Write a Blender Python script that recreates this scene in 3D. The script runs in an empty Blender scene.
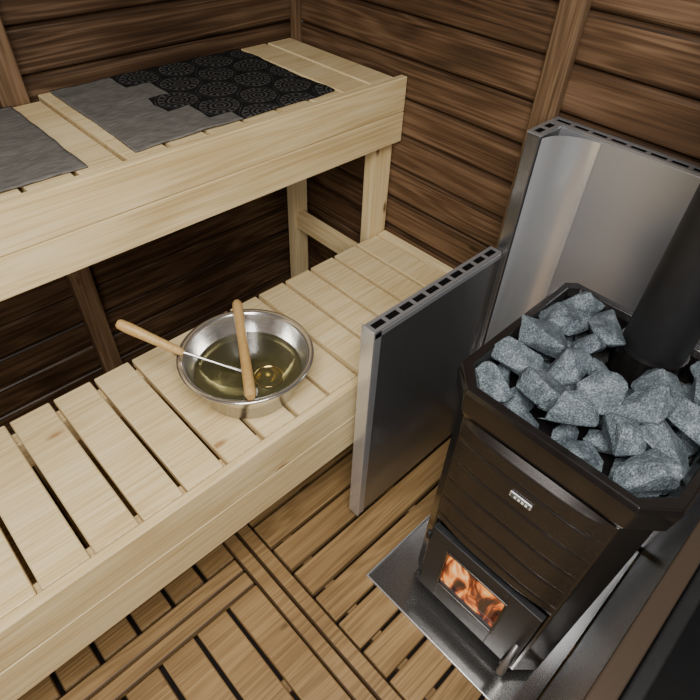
import bpy, bmesh, math, random
from mathutils import Vector, Matrix, noise
random.seed(11)
COL = bpy.context.collection

# ------------------------------------------------------------ materials
def newmat(name):
    m = bpy.data.materials.new(name); m.use_nodes = True
    nt = m.node_tree
    return m, nt, nt.nodes["Principled BSDF"]

def ramp(nt, stops):
    r = nt.nodes.new("ShaderNodeValToRGB")
    el = r.color_ramp.elements
    while len(el) < len(stops): el.new(0.5)
    for e, (p, c) in zip(el, stops):
        e.position = p; e.color = (c[0], c[1], c[2], 1)
    return r

def wood(name, axis, dark, mid, light, knot=(.1,.04,.015), rough=.5, knots=True, vary=.35, gscale=1.0, spec=.35, bump=.15, ring=.07, blotch=.5):
    m, nt, b = newmat(name); N = nt.nodes.new; L = nt.links.new
    tc = N("ShaderNodeTexCoord"); at = N("ShaderNodeAttribute"); at.attribute_name = "rnd"
    mul = N("ShaderNodeVectorMath"); mul.operation = 'SCALE'; mul.inputs[3].default_value = 9
    L(at.outputs["Color"], mul.inputs[0])
    add = N("ShaderNodeVectorMath"); add.operation = 'ADD'
    L(tc.outputs["Object"], add.inputs[0]); L(mul.outputs[0], add.inputs[1])
    def mp(along, across):
        k = N("ShaderNodeMapping"); s = [across]*3; s[axis] = along
        k.inputs["Scale"].default_value = s; L(add.outputs[0], k.inputs["Vector"]); return k
    m1 = mp(.9*gscale, 14*gscale); n1 = N("ShaderNodeTexNoise")
    n1.inputs["Scale"].default_value = 1; n1.inputs["Detail"].default_value = 2; n1.inputs["Distortion"].default_value = .5
    L(m1.outputs[0], n1.inputs["Vector"])
    mm = N("ShaderNodeMath"); mm.operation = 'MULTIPLY'; mm.inputs[1].default_value = 55
    L(n1.outputs["Fac"], mm.inputs[0])
    sn = N("ShaderNodeMath"); sn.operation = 'SINE'; L(mm.outputs[0], sn.inputs[0])
    m2 = mp(3, 190); n2 = N("ShaderNodeTexNoise"); n2.inputs["Scale"].default_value = 1; n2.inputs["Detail"].default_value = 4
    L(m2.outputs[0], n2.inputs["Vector"])
    m4 = mp(2.2, 5); n4 = N("ShaderNodeTexNoise"); n4.inputs["Scale"].default_value = 1; n4.inputs["Detail"].default_value = 3
    L(m4.outputs[0], n4.inputs["Vector"])
    a1 = N("ShaderNodeMath"); a1.operation = 'MULTIPLY_ADD'; a1.inputs[1].default_value = ring; a1.inputs[2].default_value = 0
    L(sn.outputs[0], a1.inputs[0])
    a2 = N("ShaderNodeMath"); a2.operation = 'MULTIPLY_ADD'; a2.inputs[1].default_value = 1-blotch
    L(n2.outputs["Fac"], a2.inputs[0]); L(a1.outputs[0], a2.inputs[2])
    a3 = N("ShaderNodeMath"); a3.operation = 'MULTIPLY_ADD'; a3.inputs[1].default_value = blotch
    L(n4.outputs["Fac"], a3.inputs[0]); L(a2.outputs[0], a3.inputs[2])
    r = ramp(nt, [(.3, dark), (.5, mid), (.7, light)]); L(a3.outputs[0], r.inputs[0])
    out = r.outputs[0]
    if knots:
        m3 = mp(3.0, 8.0); v = N("ShaderNodeTexVoronoi"); v.inputs["Scale"].default_value = 1
        L(m3.outputs[0], v.inputs["Vector"])
        kr = ramp(nt, [(.035, (.85,.85,.85)), (.085, (.0,.0,.0))]); L(v.outputs["Distance"], kr.inputs[0])
        mx = N("ShaderNodeMix"); mx.data_type = 'RGBA'
        L(kr.outputs[0], mx.inputs[0]); L(out, mx.inputs[6]); mx.inputs[7].default_value = (*knot, 1)
        out = mx.outputs[2]
    hv = N("ShaderNodeHueSaturation")
    sp = N("ShaderNodeSeparateColor"); L(at.outputs["Color"], sp.inputs[0])
    vv = N("ShaderNodeMath"); vv.operation = 'MULTIPLY_ADD'; vv.inputs[1].default_value = vary; vv.inputs[2].default_value = 1 - vary/2
    L(sp.outputs[1], vv.inputs[0]); L(vv.outputs[0], hv.inputs["Value"]); L(out, hv.inputs["Color"])
    L(hv.outputs[0], b.inputs["Base Color"])
    b.inputs["Roughness"].default_value = rough; b.inputs["Specular IOR Level"].default_value = spec
    bp = N("ShaderNodeBump"); bp.inputs["Strength"].default_value = bump; bp.inputs["Distance"].default_value = .002
    L(a3.outputs[0], bp.inputs["Height"]); L(bp.outputs[0], b.inputs["Normal"])
    return m

def metal(name, col, rough, metallic=1, axis=2, brushed=True, coat=0):
    m, nt, b = newmat(name); N = nt.nodes.new; L = nt.links.new
    b.inputs["Base Color"].default_value = (*col, 1); b.inputs["Metallic"].default_value = metallic
    b.inputs["Roughness"].default_value = rough; b.inputs["Coat Weight"].default_value = coat
    b.inputs["Coat Roughness"].default_value = .12
    if brushed:
        tc = N("ShaderNodeTexCoord"); k = N("ShaderNodeMapping"); s = [260]*3; s[axis] = 3
        k.inputs["Scale"].default_value = s; L(tc.outputs["Object"], k.inputs[0])
        n = N("ShaderNodeTexNoise"); n.inputs["Scale"].default_value = 1; L(k.outputs[0], n.inputs["Vector"])
        mr = N("ShaderNodeMapRange"); mr.inputs[3].default_value = max(.05, rough-.05); mr.inputs[4].default_value = rough+.08
        L(n.outputs["Fac"], mr.inputs[0]); L(mr.outputs[0], b.inputs["Roughness"])
        bp = N("ShaderNodeBump"); bp.inputs["Strength"].default_value = .03; bp.inputs["Distance"].default_value = .001
        L(n.outputs["Fac"], bp.inputs["Height"]); L(bp.outputs[0], b.inputs["Normal"])
    return m

def plain(name, col, rough=.5, metallic=0, spec=.5, coat=0):
    m, nt, b = newmat(name); N = nt.nodes.new; L = nt.links.new
    tc = N("ShaderNodeTexCoord"); n = N("ShaderNodeTexNoise"); n.inputs["Scale"].default_value = 40
    L(tc.outputs["Object"], n.inputs["Vector"])
    r = ramp(nt, [(.3, [c*.85 for c in col]), (.7, [min(1, c*1.15) for c in col])]); L(n.outputs["Fac"], r.inputs[0])
    L(r.outputs[0], b.inputs["Base Color"])
    b.inputs["Roughness"].default_value = rough; b.inputs["Metallic"].default_value = metallic
    b.inputs["Specular IOR Level"].default_value = spec; b.inputs["Coat Weight"].default_value = coat
    b.inputs["Coat Roughness"].default_value = .08
    return m

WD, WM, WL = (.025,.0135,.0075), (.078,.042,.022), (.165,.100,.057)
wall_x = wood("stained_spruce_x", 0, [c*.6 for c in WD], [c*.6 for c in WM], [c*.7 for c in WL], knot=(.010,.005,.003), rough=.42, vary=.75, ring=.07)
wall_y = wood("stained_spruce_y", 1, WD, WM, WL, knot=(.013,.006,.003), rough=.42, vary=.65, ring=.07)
trim_z = wood("stained_spruce_z", 2, (.05,.028,.014), (.13,.078,.042), (.23,.15,.085), rough=.42, vary=.3, ring=.05)
PD, PM, PL = (.52,.37,.17), (.70,.55,.30), (.82,.69,.43)
pine_x = wood("pale_pine_x", 0, PD, PM, PL, knot=(.33,.17,.07), rough=.5, vary=.10, ring=.05)
pine_y = wood("pale_pine_y", 1, PD, PM, PL, knot=(.36,.20,.08), rough=.5, vary=.36, ring=.07)
pine_z = wood("pale_pine_z", 2, PD, PM, PL, rough=.5, vary=.2, ring=.05)
DD, DM, DL = (.13,.075,.028), (.225,.138,.056), (.32,.21,.095)
deck_x = wood("deck_x", 0, DD, DM, DL, knot=(.05,.024,.010), rough=.5, vary=.65, ring=.07)
deck_y = wood("deck_y", 1, DD, DM, DL, knot=(.05,.024,.010), rough=.5, vary=.5, ring=.07)
deck_dx = wood("deck_dark_x", 0, (.035,.018,.009), (.08,.044,.021), (.13,.078,.04), knots=False, rough=.5)
deck_dy = wood("deck_dark_y", 1, (.035,.018,.009), (.08,.044,.021), (.13,.078,.04), knots=False, rough=.5)
steel = metal("brushed_steel", (.42,.43,.46), .30, metallic=.65, axis=2)
steel_dark = metal("brushed_steel_dark", (.25,.25,.255), .2, metallic=.85, axis=2)
steel_cap = metal("steel_cap", (.30,.30,.31), .3, metallic=.5, brushed=False)
bronze_cap = metal("brown_steel_cap", (.085,.062,.045), .35, metallic=.5, brushed=False)
steel_edge = metal("polished_steel", (.70,.71,.73), .24, metallic=.7, brushed=False)
tray_m = metal("polished_floor_steel", (.42,.415,.41), .15, metallic=.9, axis=0)
black_gl = plain("black_enamel", (.009,.008,.008), .22, coat=.4)
panel_m = metal("black_brown_panel", (.022,.018,.016), .27, metallic=.3, axis=1, coat=.35)
black_mt = plain("black_matte", (.009,.009,.010), .5)
door_m = plain("cast_iron_grey", (.033,.033,.036), .42, metallic=.4)
slot_m = plain("slot_dark", (.003,.003,.003), .9, spec=.1)
plaster = plain("underfloor_dark", (.02,.013,.01), .9)

# ------------------------------------------------------------ mesh helpers
def link(name, bm, mats, parent=None, smooth=False):
    me = bpy.data.meshes.new(name); bm.to_mesh(me); bm.free()
    for mt in (mats if isinstance(mats, (list, tuple)) else [mats]): me.materials.append(mt)
    if smooth:
        for p in me.polygons: p.use_smooth = True
    o = bpy.data.objects.new(name, me); COL.objects.link(o)
    if parent: o.parent = parent
    return o

def empty(name):
    o = bpy.data.objects.new(name, None); COL.objects.link(o); return o

def add_box(bm, x0, x1, y0, y1, z0, z1, bev=.003, seg=2, mi=0, lay=None):
    r = bmesh.ops.create_cube(bm, size=1)
    vs = r["verts"]
    for v in vs:
        v.co = Vector(((x0+x1)/2+v.co.x*(x1-x0), (y0+y1)/2+v.co.y*(y1-y0), (z0+z1)/2+v.co.z*(z1-z0)))
    faces = set(f for v in vs for f in v.link_faces)
    if bev > 0:
        es = list(set(e for v in vs for e in v.link_edges))
        rb = bmesh.ops.bevel(bm, geom=es, offset=bev, segments=seg, affect='EDGES', profile=.5)
        faces = set(f for f in faces if f.is_valid) | set(rb["faces"])
    for f in faces: f.material_index = mi
    if lay:
        c = (random.random(), random.random(), random.random(), 1)
        for f in faces:
            for l in f.loops: l[lay] = c

def boards(name, lst, mats, parent=None, bev=.003, seg=2):
    bm = bmesh.new(); lay = bm.loops.layers.float_color.new("rnd")
    for b in lst:
        add_box(bm, *b[:6], bev=bev, seg=seg, mi=b[6] if len(b) > 6 else 0, lay=lay)
    return link(name, bm, mats, parent)

def box(name, x0, x1, y0, y1, z0, z1, mat, parent=None, bev=.002):
    return boards(name, [(x0, x1, y0, y1, z0, z1)], mat, parent, bev)

def tube(name, pts, r, mat, parent=None, cyc=False, res=6, caps=True):
    cu = bpy.data.curves.new(name, 'CURVE'); cu.dimensions = '3D'; cu.bevel_depth = 1; cu.bevel_resolution = res
    cu.use_fill_caps = caps
    s = cu.splines.new('POLY'); s.points.add(len(pts)-1)
    for i, (p, q) in enumerate(zip(s.points, pts)):
        p.co = (*q, 1); p.radius = r[i] if isinstance(r, (list, tuple)) else r
    s.use_cyclic_u = cyc
    o = bpy.data.objects.new(name, cu); COL.objects.link(o)
    dg = bpy.context.evaluated_depsgraph_get()
    me = bpy.data.meshes.new_from_object(o.evaluated_get(dg))
    bpy.data.objects.remove(o)
    me.materials.clear(); me.materials.append(mat)
    for p in me.polygons: p.use_smooth = True
    o = bpy.data.objects.new(name, me); COL.objects.link(o)
    if parent: o.parent = parent
    return o

def lathe(name, prof, mat, loc, parent=None, n=64):
    bm = bmesh.new(); rings = []
    for r, z in prof:
        rings.append([bm.verts.new((loc[0]+r*math.cos(2*math.pi*i/n), loc[1]+r*math.sin(2*math.pi*i/n), loc[2]+z)) for i in range(n)])
    for a, b in zip(rings, rings[1:]):
        for i in range(n):
            bm.faces.new((a[i], a[(i+1) % n], b[(i+1) % n], b[i]))
    bmesh.ops.remove_doubles(bm, verts=bm.verts, dist=1e-5)
    bmesh.ops.recalc_face_normals(bm, faces=bm.faces)
    return link(name, bm, mat, parent, smooth=True)

# ------------------------------------------------------------ room shell
XL, YF, ZC = -2.7, -2.7, 2.25
def wall_boards(fix, lo, hi, sign):
    out = []; z = -.06; p = .108
    a, b = fix[1], fix[1]+sign*.03
    while z < ZC:
        z1 = min(z+p, ZC); g = .002
        if fix[0] == 'y': out.append((lo, hi, min(a, b), max(a, b), z+g, z1-g))
        else: out.append((min(a, b), max(a, b), lo, hi, z+g, z1-g))
        z = z1
    a, b = fix[1]+sign*.022, fix[1]+sign*.045   # backing behind the joints
    if fix[0] == 'y': out.append((lo, hi, min(a, b), max(a, b), -.06, ZC, 1))
    else: out.append((min(a, b), max(a, b), lo, hi, -.06, ZC, 1))
    return out
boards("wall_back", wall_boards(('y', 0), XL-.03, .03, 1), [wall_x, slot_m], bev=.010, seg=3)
boards("wall_right", wall_boards(('x', 0), YF-.03, 0, 1), [wall_y, slot_m], bev=.010, seg=3)
boards("wall_left", wall_boards(('x', XL), YF-.03, 0, -1), [wall_y, slot_m], bev=.010, seg=3)
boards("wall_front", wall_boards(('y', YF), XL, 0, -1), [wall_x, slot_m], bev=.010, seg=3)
box("floor", XL-.03, .03, YF-.03, .03, -.10, -.06, plaster)
cl = []; x = XL
while x < 0:
    cl.append((x, min(x+.12, 0), YF, 0, ZC, ZC+.03)); x += .12
boards("ceiling", cl, wall_y, bev=.006)
boards("trim_1", [(-.028, -.001, -.975, -.912, 0, ZC)], trim_z, bev=.004)
boards("trim_2", [(-.03, -.001, -.028, -.001, 0, ZC)], trim_z, bev=.004)
boards("trim_3", [(-.95, -.885, -.042, -.001, 0, ZC)], trim_z, bev=.004)

# ------------------------------------------------------------ duckboard floor
dk = []
for x0 in (-.980, -.932): dk.append((x0, x0+.043, -2.68, -.005, -.026, 0, 3))
for y0 in (-.936, -.884): dk.append((-2.68, -.985, y0, y0+.047, -.026, 0, 2))
x = -.985
while x > -2.58:
    dk.append((x-.094, x, -2.68, -.942, -.026, 0, 1))
    dk.append((x-.094, x, -.832, -.005, -.026, 0, 1)); x -= .106
y = -.01
while y > -2.58:
    dk.append((-.884, -.005, y-.087, y, -.026, 0, 0)); y -= .098
for yy in (-2.4, -1.8, -1.2, -.4):
    dk.append((-2.6, -1.0, yy-.02, yy+.02, -.06, -.0262, 2))
for xx in (-.82, -.45, -.08):
    dk.append((xx-.02, xx+.02, -2.6, -.05, -.06, -.0262, 3))
boards("floor_duckboards", dk, [deck_x, deck_y, deck_dx, deck_dy], bev=.0035)

# ------------------------------------------------------------ benches
def slats(x_hi, x_lo, y0, y1, z1, th=.024, pitch=.104, w=.0935, y1f=None):
    out = []; x = x_hi
    while x > x_lo:
        yy = y1f(x-w, x) if y1f else y1
        out.append((max(x-w, x_lo), x, y0, yy, z1-th, z1, 1)); x -= pitch
    return out
up = empty("sauna_bench")
yf = lambda a, b: -.046 if (a < -.88 and b > -.955) else -.003
boards("slats", slats(-.033, -2.6, -.470, 0, 1.084, y1f=yf), [pine_x, pine_y], up)
boards("fascia", [(-2.6, -.002, -.494, -.471, .987, 1.086), (-2.6, -.002, -.494, -.471, .896, .986)], [pine_x], up)
boards("frame", [(-2.6, -.04, -.469, -.43, .97, 1.058), (-2.6, -.96, -.09, -.05, .97, 1.058), (-.88, -.115, -.09, -.05, .97, 1.058)], [pine_x], up)
boards("legs", [(-.088, -.004, -.462, -.424, .002, .968), (-.11, -.04, -.085, -.047, .002, 1.058),
                (-2.45, -2.37, -.462, -.424, .002, .968), (-2.45, -2.37, -.085, -.047, .002, .968)], [pine_z], up)
boards("rail", [(-.098, -.062, -.423, -.086, .43, .498), (-.098, -.062, -.423, -.086, .99, 1.056)], [pine_y], up)
lo = empty("sauna_bench.001")
boards("slats", slats(-.053, -2.6, -.904, -.466, .567), [pine_x, pine_y], lo)
boards("slat_end", [(-.044, -.004, -.904, -.466, .543, .567)], [pine_y], lo)
boards("fascia", [(-2.6, -.004, -.930, -.906, .447, .569), (-2.6, -.004, -.930, -.906, .319, .446)], [pine_x], lo)
boards("frame", [(-2.6, -.004, -.903, -.865, .45, .541), (-2.6, -.10, -.52, -.48, .45, .541)], [pine_x], lo)
boards("legs", [(-.14, -.06, -.903, -.865, .002, .448), (-.2, -.13, -.52, -.48, .002, .448),
                (-2.45, -2.37, -.903, -.865, .002, .448), (-2.45, -2.37, -.52, -.48, .002, .448)], [pine_z], lo)

# ------------------------------------------------------------ towels
def towel_mat(name, x_plain):
    m, nt, b = newmat(name); N = nt.nodes.new; L = nt.links.new
    tc = N("ShaderNodeTexCoord")
    dn = N("ShaderNodeTexNoise"); dn.inputs["Scale"].default_value = 9; L(tc.outputs["Object"], dn.inputs["Vector"])
    ds = N("ShaderNodeVectorMath"); ds.operation = 'SCALE'; ds.inputs[3].default_value = .03; L(dn.outputs["Color"], ds.inputs[0])
    da = N("ShaderNodeVectorMath"); da.operation = 'ADD'; L(tc.outputs["Object"], da.inputs[0]); L(ds.outputs[0], da.inputs[1])
    sx = N("ShaderNodeSeparateXYZ"); L(da.outputs[0], sx.inputs[0])
    def M(op, a, bb=None, c=None):
        n = N("ShaderNodeMath"); n.operation = op
        for i, v in enumerate((a, bb, c)):
            if v is None: continue
            if isinstance(v, (int, float)): n.inputs[i].default_value = v
            else: L(v, n.inputs[i])
        return n.outputs[0]
    s = .118
    Y = M('DIVIDE', sx.outputs[1], s*.82); row = M('FLOOR', Y); fy = M('SUBTRACT', M('FRACT', Y), .5)
    off = M('MULTIPLY', M('MODULO', M('ABSOLUTE', row), 2), .5)
    Xc = M('ADD', M('DIVIDE', sx.outputs[0], s), off); fx = M('SUBTRACT', M('FRACT', Xc), .5)
    fy2 = M('MULTIPLY', fy, .82)
    r = M('SQRT', M('ADD', M('MULTIPLY', fx, fx), M('MULTIPLY', fy2, fy2)))
    ang = M('ARCTAN2', fy2, fx)
    n = N("ShaderNodeTexNoise"); n.inputs["Scale"].default_value = 50; L(tc.outputs["Object"], n.inputs["Vector"])
    rings = M('SINE', M('ADD', M('MULTIPLY', r, 64), M('MULTIPLY', n.outputs["Fac"], 3)))
    spokes = M('SINE', M('MULTIPLY', ang, 16))
    inner = M('LESS_THAN', M('ABSOLUTE', M('SUBTRACT', r, .34)), .05)
    outside = M('GREATER_THAN', r, .48)
    line0 = M('GREATER_THAN', M('ADD', M('MULTIPLY', rings, M('SUBTRACT', 1, inner)), M('MULTIPLY', spokes, inner)), .3)
    line = M('MULTIPLY', line0, M('SUBTRACT', 1, outside))
    cellx = M('FLOOR', Xc)
    wn = N("ShaderNodeTexWhiteNoise"); wn.noise_dimensions = '1D'; L(row, wn.inputs["W"])
    edge = M('SUBTRACT', M('MULTIPLY', M('SUBTRACT', cellx, off), s), M('MULTIPLY', wn.outputs["Value"], .10))
    patt = M('GREATER_THAN', edge, x_plain)
    w = N("ShaderNodeTexNoise"); w.inputs["Scale"].default_value = 1; w.inputs["Detail"].default_value = 2
    mp = N("ShaderNodeMapping"); mp.inputs["Scale"].default_value = (40, 420, 40); L(tc.outputs["Object"], mp.inputs[0]); L(mp.outputs[0], w.inputs["Vector"])
    g = ramp(nt, [(.3, (.095,.090,.082)), (.7, (.185,.174,.16))]); L(w.outputs["Fac"], g.inputs[0])
    k = N("ShaderNodeMix"); k.data_type = 'RGBA'; L(line, k.inputs[0]); k.inputs[6].default_value = (.011,.011,.011, 1); k.inputs[7].default_value = (.066,.064,.061, 1)
    k2 = N("ShaderNodeMix"); k2.data_type = 'RGBA'; L(patt, k2.inputs[0]); L(g.outputs[0], k2.inputs[6]); L(k.outputs[2], k2.inputs[7])
    L(k2.outputs[2], b.inputs["Base Color"]); b.inputs["Roughness"].default_value = .95; b.inputs["Specular IOR Level"].default_value = .1
    bp = N("ShaderNodeBump"); bp.inputs["Strength"].default_value = .3; bp.inputs["Distance"].default_value = .001
    L(w.outputs["Fac"], bp.inputs["Height"]); L(bp.outputs[0], b.inputs["Normal"])
    return m

def towel(name, x0, x1, y0, y1, z, mat, seed):
    bm = bmesh.new(); nx, ny = 90, 60; g = []
    for i in range(nx+1):
        col = []
        for j in range(ny+1):
            u, v = i/nx, j/ny
            x = x0+(x1-x0)*u; y = y0+(y1-y0)*v
            wob = .0035*noise.noise(Vector((x*9+seed, y*9, 0)))
            ed = .003*noise.noise(Vector((x*14, y*14, seed+5)))
            zz = z+.005+.0028*noise.noise(Vector((x*10, y*14, seed)))+.0015*noise.noise(Vector((x*40, y*30, seed)))
            col.append(bm.verts.new((x+wob+ed, y+ed, zz)))
        g.append(col)
    for i in range(nx):
        for j in range(ny): bm.faces.new((g[i][j], g[i+1][j], g[i+1][j+1], g[i][j+1]))
    o = link(name, bm, mat, smooth=True)
    md = o.modifiers.new("s", 'SOLIDIFY'); md.thickness = .003; md.offset = -1
    return o
towel("bench_towel", -.825, -.247, -.452, -.012, 1.085, towel_mat("towel_pattern", -.70), 1)
towel("bench_towel.001", -1.62, -.935, -.452, -.05, 1.085, towel_mat("towel_plain", 5), 4)

# ------------------------------------------------------------ heat shields
hs = empty("stove_heat_shield")
def shield(nm, x0, x1, y0, y1, z0, z1, axis, mat, cap=None, parent=None):
    parent = parent or hs
    box(nm, x0, x1, y0, y1, z0, z1, mat, parent, .002)
    bm = bmesh.new()
    a0, a1 = (x0, x1) if axis == 0 else (y0, y1)
    c0, c1 = (y0, y1) if axis == 0 else (x0, x1)
    n = max(2, int((a1-a0)/.046)); st = (a1-a0-.010)/n
    def bx(p0, p1, q0, q1, zz0, zz1, mi):
        if axis == 0: add_box(bm, p0, p1, q0, q1, zz0, zz1, bev=0, mi=mi)
        else: add_box(bm, q0, q1, p0, p1, zz0, zz1, bev=0, mi=mi)
    bx(a0, a1, c0-.001, c0+.008, z1+.0005, z1+.005, 0); bx(a0, a1, c1-.008, c1+.001, z1+.0005, z1+.005, 0)
    for i in range(n+1):
        p = a0+i*st; bx(p, p+.010, c0+.008, c1-.008, z1+.0005, z1+.0049, 0)
    bx(a0+.001, a1-.001, c0+.004, c1-.004, z1+.0004, z1+.003, 1)
    link(nm+"_slotted_cap", bm, [cap or steel_cap, slot_m], parent)
shield("side_guard", -.6215, -.142, -.994, -.960, .03, .803, 0, steel_dark)
box("side_guard_edge", -.626, -.6216, -.997, -.957, .025, .811, steel_edge, hs, .001)
boards("side_guard_fold", [(-.6215, -.600, -.9965, -.9945, .03, .803), (-.6215, -.142, -.9965, -.9945, .788, .803)], steel, hs, bev=.0005)
boards("side_guard_feet", [(-.60, -.57, -.990, -.964, .001, .03), (-.23, -.20, -.990, -.964, .001, .03)], black_mt, hs)
shield("corner_panel", -.140, -.048, -1.010, -.977, .02, 1.12, 0, steel_dark)
shield("wall_panel", -.046, -.013, -1.95, -.977, .02, 1.12, 1, steel)
bm = bmesh.new(); prev = None
for i in range(21):
    t = i/20; ang = math.pi/2*t
    xv = -.132+.084*math.sin(ang); yv = -1.012-.10*(1-math.cos(ang))
    cur = (bm.verts.new((xv, yv, .02)), bm.verts.new((xv, yv, 1.115)))
    if prev: bm.faces.new((prev[0], prev[1], cur[1], cur[0]))
    prev = cur
link("corner_liner", bm, steel_edge, hs, smooth=True)
boards("wall_panel_seams", [(-.0485, -.0462, -1.36, -1.353, .03, 1.11)], steel_edge, hs, bev=.0004)
boards("right_guard", [(-1.0, -.05, -1.704, -1.676, .03, .790)], steel_edge, hs, bev=.002)
boards("right_guard_rail", [(-1.0, -.05, -1.706, -1.674, .7905, .800)], bronze_cap, hs, bev=.003)
boards("right_guard_feet", [(-.95, -.92, -1.702, -1.678, .001, .03), (-.2, -.17, -1.702, -1.678, .001, .03)], black_mt, hs)
boards("firewood_bin", [(-1.15, -.06, -1.745, -1.72, .02, .72), (-1.15, -.06, -2.16, -2.135, .02, .72), (-1.15, -1.125, -2.134, -1.746, .02, .72),
       (-.085, -.06, -2.134, -1.746, .02, .72), (-1.124, -.086, -2.134, -1.746, .02, .04), (-1.13, -1.09, -2.13, -2.09, .001, .02), (-1.13, -1.09, -1.79, -1.75, .001, .02), (-.12, -.08, -2.13, -2.09, .001, .02), (-.12, -.08, -1.79, -1.75, .001, .02)], black_mt, bev=.004)

# ------------------------------------------------------------ floor tray
tr = empty("stove_floor_plate")
box("plate", -.729, -.055, -1.672, -1.148, .0008, .004, tray_m, tr, .001)
boards("plate_lip", [(-.733, -.729, -1.672, -1.144, .0008, .012), (-.729, -.055, -1.148, -1.144, .0008, .012)], steel_edge, tr, bev=.001)

# ------------------------------------------------------------ stove
sv = empty("wood_burning_sauna_stove")
YC = -1.4285
def outline(e=0, xf=-.654, xb=-.22, hf=.162, hs_=.209, ch=.047):
    xf -= e; xb += e; hf += e*.6; hs_ += e
    return [(xf, YC+hf), (xf, YC-hf), (xf+ch, YC-hs_), (xb-.02, YC-hs_), (xb, YC-hs_+.02), (xb, YC+hs_-.02), (xb-.02, YC+hs_), (xf+ch, YC+hs_)]
def prism(name, layers, mat, parent, bottom=True, top=True, bev=.003):
    bm = bmesh.new(); R = []
    for pts, z in layers: R.append([bm.verts.new((p[0], p[1], z)) for p in pts])
    for a, b in zip(R, R[1:]):
        k = len(a)
        for i in range(k): bm.faces.new((a[i], a[(i+1) % k], b[(i+1) % k], b[i]))
    if bottom: bm.faces.new(R[0])
    if top: bm.faces.new(R[-1])
    bmesh.ops.recalc_face_normals(bm, faces=bm.faces)
    o = link(name, bm, mat, parent)
    if bev:
        md = o.modifiers.new("b", 'BEVEL'); md.width = bev; md.segments = 2; md.limit_method = 'ANGLE'
    return o
prism("body", [(outline(-.006), .05), (outline(-.006), .80)], black_gl, sv)
prism("base", [(outline(-.03), .0065), (outline(-.03), .05)], black_mt, sv)
prism("stone_basket_rim", [(outline(-.002), .795), (outline(.006), .815), (outline(.010), .868), (outline(.006), .880),
       (outline(-.010), .880), (outline(-.018), .866), (outline(-.022), .802)], black_gl, sv, bottom=False, top=True, bev=.002)
boards("corner_strips", [(-.652, -.640, YC+.152, YC+.163, .06, .80), (-.652, -.640, YC-.163, YC-.152, .06, .80)], black_gl, sv)
bm = bmesh.new(); ny, nz = 40, 150; G = []
for j in range(nz+1):
    z = .424+(.800-.424)*j/nz; row = []
    for i in range(ny+1):
        t = i/ny*2-1; y = YC+.157*t
        gz = z+.012*t*t
        d = 0
        for gc in (.47, .54, .61, .68, .75):
            d += math.exp(-((gz-gc)/.0028)**2)
        bulge = .016*(1-abs(t)**3)*min(1, min(j, nz-j)/5)
        row.append(bm.verts.new((-.656-bulge+.0045*d*(1-t**8), y, z)))
    G.append(row)
for j in range(nz):
    for i in range(ny): bm.faces.new((G[j][i], G[j+1][i], G[j+1][i+1], G[j][i+1]))
link("front_panel", bm, panel_m, sv, smooth=True)
boards("emblem", [(-.6765, -.672, YC-.030, YC+.018, .712, .728)], steel_edge, sv, bev=.002)
boards("emblem_inlay", [(-.6772, -.6764, YC-.026, YC+.014, .7145, .7255)], plain("emblem_dark", (.08,.09,.08), .3), sv, bev=.0003)
boards("emblem_marks", [(-.6778, -.6771, YC-.022+i*.008, YC-.017+i*.008, .717, .723) for i in range(4)], plain("emblem_white", (.8,.8,.78), .4), sv, bev=.0002)
y0, y1, z0, z1 = YC-.152, YC+.150, .108, .408
wy0, wy1, wz0, wz1 = -1.500, -1.335, .190, .352
boards("door", [(-.672, -.654, y0, wy0, z0, z1), (-.672, -.654, wy1, y1, z0, z1), (-.672, -.654, wy0, wy1, z0, wz0), (-.672, -.654, wy0, wy1, wz1, z1)], door_m, sv, bev=.0012)
boards("window_bezel", [(-.674, -.668, wy0-.006, wy0, wz0-.006, wz1+.006), (-.674, -.668, wy1, wy1+.006, wz0-.006, wz1+.006),
        (-.674, -.668, wy0, wy1, wz0-.006, wz0), (-.674, -.668, wy0, wy1, wz1, wz1+.006)], black_gl, sv, bev=.001)
m, nt, b = newmat("firebox_flames"); N = nt.nodes.new; L = nt.links.new
tc = N("ShaderNodeTexCoord"); k = N("ShaderNodeMapping"); k.inputs["Scale"].default_value = (1, 20, 9); k.inputs["Rotation"].default_value = (.7, 0, 0)
L(tc.outputs["Object"], k.inputs[0])
n = N("ShaderNodeTexNoise"); n.inputs["Scale"].default_value = 1; n.inputs["Detail"].default_value = 8; n.inputs["Distortion"].default_value = 1.0
L(k.outputs[0], n.inputs["Vector"])
r = ramp(nt, [(.40, (.015,.004,.002)), (.49, (.14,.022,.006)), (.55, (.70,.15,.025)), (.61, (1,.38,.08)), (.70, (1,.78,.42))])
L(n.outputs["Fac"], r.inputs[0]); L(r.outputs[0], b.inputs["Emission Color"]); b.inputs["Emission Strength"].default_value = 1.3
b.inputs["Base Color"].default_value = (.01,.01,.01,1); b.inputs["Roughness"].default_value = .15; b.inputs["Coat Weight"].default_value = .5
boards("door_glass", [(-.662, -.658, wy0, wy1, wz0, wz1)], m, sv, bev=0)
tube("door_handle", [(-.672, YC-.138, .235), (-.705, YC-.140, .228), (-.712, YC-.142, .20), (-.712, YC-.142, .15)], [.006, .006, .009, .010], steel_cap, sv)
boards("door_latch", [(-.690, -.672, YC-.150, YC-.126, .12, .145)], black_mt, sv)
boards("door_hinges", [(-.680, -.668, y1-.002, y1+.010, .13, .16), (-.680, -.668, y1-.002, y1+.010, .35, .38)], black_mt, sv)
PX, PY = -.292, -1.447
tube("chimney_pipe", [(PX, PY, .82), (PX, PY, ZC-.002)], .062, black_mt, sv, res=12)
tube("chimney_collar", [(PX, PY, .82), (PX, PY, .885)], .067, black_gl, sv, res=12)

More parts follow.
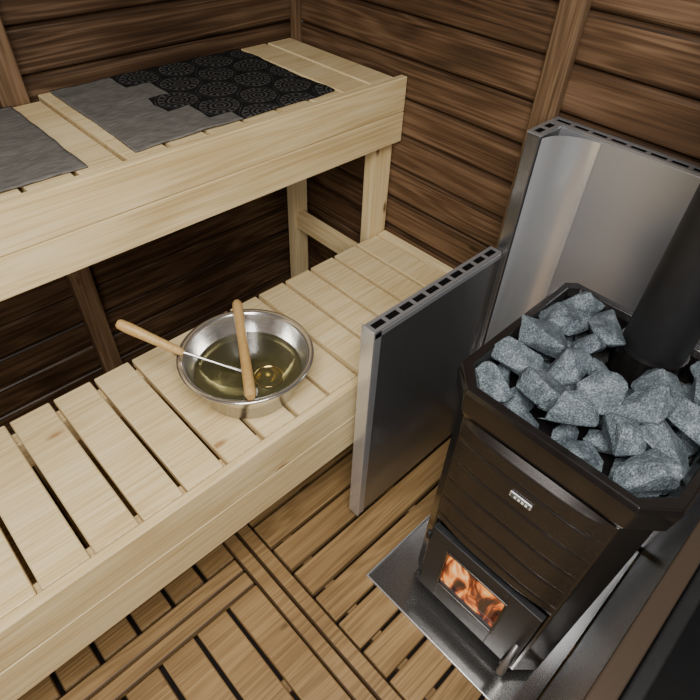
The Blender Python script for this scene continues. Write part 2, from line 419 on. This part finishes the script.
# ------------------------------------------------------------ stones
m, nt, b = newmat("grey_olivine_stone"); N = nt.nodes.new; L = nt.links.new
tc = N("ShaderNodeTexCoord"); n = N("ShaderNodeTexNoise"); n.inputs["Scale"].default_value = 22; n.inputs["Detail"].default_value = 10; n.inputs["Roughness"].default_value = .7
L(tc.outputs["Object"], n.inputs["Vector"])
n2 = N("ShaderNodeTexNoise"); n2.inputs["Scale"].default_value = 330; n2.inputs["Detail"].default_value = 3; L(tc.outputs["Object"], n2.inputs["Vector"])
mx = N("ShaderNodeMath"); mx.operation = 'MULTIPLY_ADD'; mx.inputs[1].default_value = .5; L(n2.outputs["Fac"], mx.inputs[0])
h = N("ShaderNodeMath"); h.operation = 'MULTIPLY'; h.inputs[1].default_value = .5; L(n.outputs["Fac"], h.inputs[0]); L(h.outputs[0], mx.inputs[2])
r = ramp(nt, [(.36, (.022,.030,.038)), (.5, (.095,.122,.142)), (.64, (.29,.345,.375))]); L(mx.outputs[0], r.inputs[0])
L(r.outputs[0], b.inputs["Base Color"]); b.inputs["Roughness"].default_value = .65
bp = N("ShaderNodeBump"); bp.inputs["Strength"].default_value = .9; bp.inputs["Distance"].default_value = .005
L(mx.outputs[0], bp.inputs["Height"]); L(bp.outputs[0], b.inputs["Normal"])
bm = bmesh.new()
def rock(c, s):
    t = bmesh.new()
    ax = Vector((random.uniform(1.0, 1.25), random.uniform(.8, 1), random.uniform(.6, .8)))
    for _ in range(12):
        v = Vector((random.gauss(0, 1), random.gauss(0, 1), random.gauss(0, 1))).normalized()*random.uniform(.92, 1.06)
        t.verts.new(Vector((v.x*ax.x, v.y*ax.y, v.z*ax.z))*s)
    bmesh.ops.convex_hull(t, input=t.verts)
    loose = [v for v in t.verts if not v.link_faces]
    bmesh.ops.delete(t, geom=loose, context='VERTS')
    bmesh.ops.dissolve_limit(t, angle_limit=.25, verts=t.verts, edges=t.edges)
    bmesh.ops.bevel(t, geom=list(t.edges), offset=s*.04, segments=1, affect='EDGES')
    bmesh.ops.triangulate(t, faces=t.faces)
    bmesh.ops.subdivide_edges(t, edges=t.edges, cuts=2, use_grid_fill=True)
    sd = random.random()*100
    for v in t.verts:
        d = noise.fractal(v.co*40+Vector((sd, sd, 0)), 1, 2, 3)
        v.co += v.co.normalized()*d*s*.08
    R = Matrix.Rotation(random.uniform(0, 6.28), 4, 'Z') @ Matrix.Rotation(random.uniform(-.5, .5), 4, 'X') @ Matrix.Rotation(random.uniform(-.5, .5), 4, 'Y')
    bmesh.ops.transform(t, matrix=Matrix.Translation(c) @ R, verts=t.verts)
    me = bpy.data.meshes.new("t"); t.to_mesh(me); t.free(); bm.from_mesh(me); bpy.data.meshes.remove(me)
def inside(x, y, mrg):
    if x < -.634+mrg or x > -.235-mrg or abs(y-YC) > .19-mrg: return False
    if abs(y-YC)+max(0, (-.59-x)) > .19-mrg: return False
    return math.hypot(x-PX, y-PY) > .064+mrg*.7
for layer, (zb, hp, sp, mg, s0, s1) in enumerate(((.815, 0, .066, .030, .034, .042), (.856, .034, .078, .040, .047, .058))):
    nrow = int(round((.38-2*mg)/(sp*.87))); row = 0
    for k_ in range(nrow+1):
        ys = YC-.19+mg+.001+(.378-2*mg)*k_/nrow
        xs = -.634+mg+.002+(row % 2)*sp/2
        while xs < -.235:
            x = xs+random.uniform(-.004, .008)
            y = ys+random.uniform(-.007, .007)
            y = min(max(y, YC-.19+mg+.001), YC+.19-mg-.001)
            x += max(0, abs(y-YC)-(.19-mg)+max(0, -.59-x))
            if inside(x, y, mg-.001):
                e = 1-min(1, math.hypot((x+.42)/.26, (y-YC)/.24))**2
                rock(Vector((x, y, zb+hp*e+random.uniform(-.006, .010))), random.uniform(s0, s1))
            xs += sp
        row += 1
link("sauna_stones", bm, m)

# ------------------------------------------------------------ bucket and ladle
bk = empty("steel_water_bucket")
bx, by, bz = -.797, -.742, .5675
bowl_m = metal("bowl_steel", (.68,.67,.65), .2, metallic=.9, brushed=False)
lathe("bowl", [(.0001, .001), (.112, .001), (.120, .006), (.150, .100), (.153, .106), (.163, .107), (.164, .110), (.160, .112), (.151, .110), (.147, .104), (.117, .008), (.110, .004), (.0001, .004)], bowl_m, (bx, by, bz), bk)
m, nt, b = newmat("water"); b.inputs["Base Color"].default_value = (.22,.20,.09,1); b.inputs["Roughness"].default_value = .03
b.inputs["Transmission Weight"].default_value = .75; b.inputs["IOR"].default_value = 1.33
nn = nt.nodes.new("ShaderNodeTexNoise"); nn.inputs["Scale"].default_value = 14; bp = nt.nodes.new("ShaderNodeBump"); bp.inputs["Strength"].default_value = .06
nt.links.new(nn.outputs["Fac"], bp.inputs["Height"]); nt.links.new(bp.outputs[0], b.inputs["Normal"])
lathe("water", [(.0001, .0045), (.1155, .0085), (.1315, .058), (.0001, .058)], m, (bx, by, bz), bk)
hw = wood("handle_pine", 2, (.40,.23,.08), (.53,.33,.12), (.66,.45,.20), knots=False, rough=.35, vary=.1, ring=.03)
p0 = Vector((-.712, -.588, .694)); p1 = Vector((-.882, -.878, .694))
def lerp(a, b, t): return tuple(a+(b-a)*t)
tube("grip", [lerp(p0, p1, t) for t in (0, .02, .06, .3, .5, .7, .94, .98, 1)], [.009, .0125, .0135, .0125, .012, .0125, .0135, .0125, .009], hw, bk, res=8)
for i, s in enumerate((.07, .93)):
    q = Vector(lerp(p0, p1, s))
    tube("lug_%d" % (i+1), [(q.x, q.y, .668), (q.x, q.y, .684)], .008, bowl_m, bk)
ld = empty("sauna_ladle")
e = Vector((-.792, -.790, .622)); rr = Vector((-.925, -.645, .699)); tp = Vector((-1.006, -.545, .765))
tube("shank", [lerp(e, rr, t) for t in (.12, .5, 1.0)], .0032, bowl_m, ld)
tube("handle", [lerp(rr, tp, t) for t in (-.12, -.05, .2, .5, .8, .96, 1)], [.007, .0095, .011, .012, .0135, .012, .008], hw, ld, res=8)
lathe("cup", [(.0001, -.016), (.018, -.013), (.030, -.003), (.034, .010), (.036, .010), (.032, -.006), (.019, -.016), (.0001, -.019)],
      metal("brass", (.60,.45,.16), .2, brushed=False), (-.778, -.800, .617), ld, n=40)

# ------------------------------------------------------------ lights
def area(nm, loc, target, size, e, col):
    l = bpy.data.lights.new(nm, 'AREA'); l.shape = 'RECTANGLE'; l.size, l.size_y = size; l.energy = e; l.color = col
    o = bpy.data.objects.new(nm, l); COL.objects.link(o); o.location = loc
    o.rotation_euler = (Vector(target)-Vector(loc)).to_track_quat('-Z', 'Y').to_euler(); return o
area("ceiling_lamp", (-1.35, -1.6, 2.2), (-1.2, -1.4, 0), (.9, .8), 45, (1, .96, .90))
area("fill_light", (-2.3, -2.3, 1.7), (-.6, -.8, .6), (.8, 1.0), 21, (1, .97, .93))  # unseen fill lamp added at front left to even the light; no door there
w = bpy.data.worlds.new("world"); bpy.context.scene.world = w; w.use_nodes = True
w.node_tree.nodes["Background"].inputs[0].default_value = (.9, .85, .8, 1); w.node_tree.nodes["Background"].inputs[1].default_value = .3

# ------------------------------------------------------------ camera
f, pi_, ya, ro = 558.6, math.radians(44.187), math.radians(44.126), math.radians(2.967)
D = Vector((0, math.cos(pi_), math.sin(pi_))); F = Vector((0, -math.sin(pi_), math.cos(pi_))); R0 = Vector((1, 0, 0))
A = math.cos(ya)*F+math.sin(ya)*R0; B = math.sin(ya)*F-math.cos(ya)*R0
M3 = Matrix(((math.cos(ro), -math.sin(ro), 0), (math.sin(ro), math.cos(ro), 0), (0, 0, 1)))
A, B, D = M3 @ A, M3 @ B, M3 @ D
right = Vector((A.x, B.x, -D.x)); up_ = -Vector((A.y, B.y, -D.y)); back = -Vector((A.z, B.z, -D.z))
cam = bpy.data.cameras.new("camera"); cam.sensor_width = 36; cam.lens = f/700*36; cam.clip_start = .02
co = bpy.data.objects.new("camera", cam); COL.objects.link(co)
mw = Matrix.Identity(4)
for i in range(3): mw[i][0] = right[i]; mw[i][1] = up_[i]; mw[i][2] = back[i]
mw.translation = (-1.309, -1.588, 1.634)
co.matrix_world = mw
bpy.context.scene.camera = co
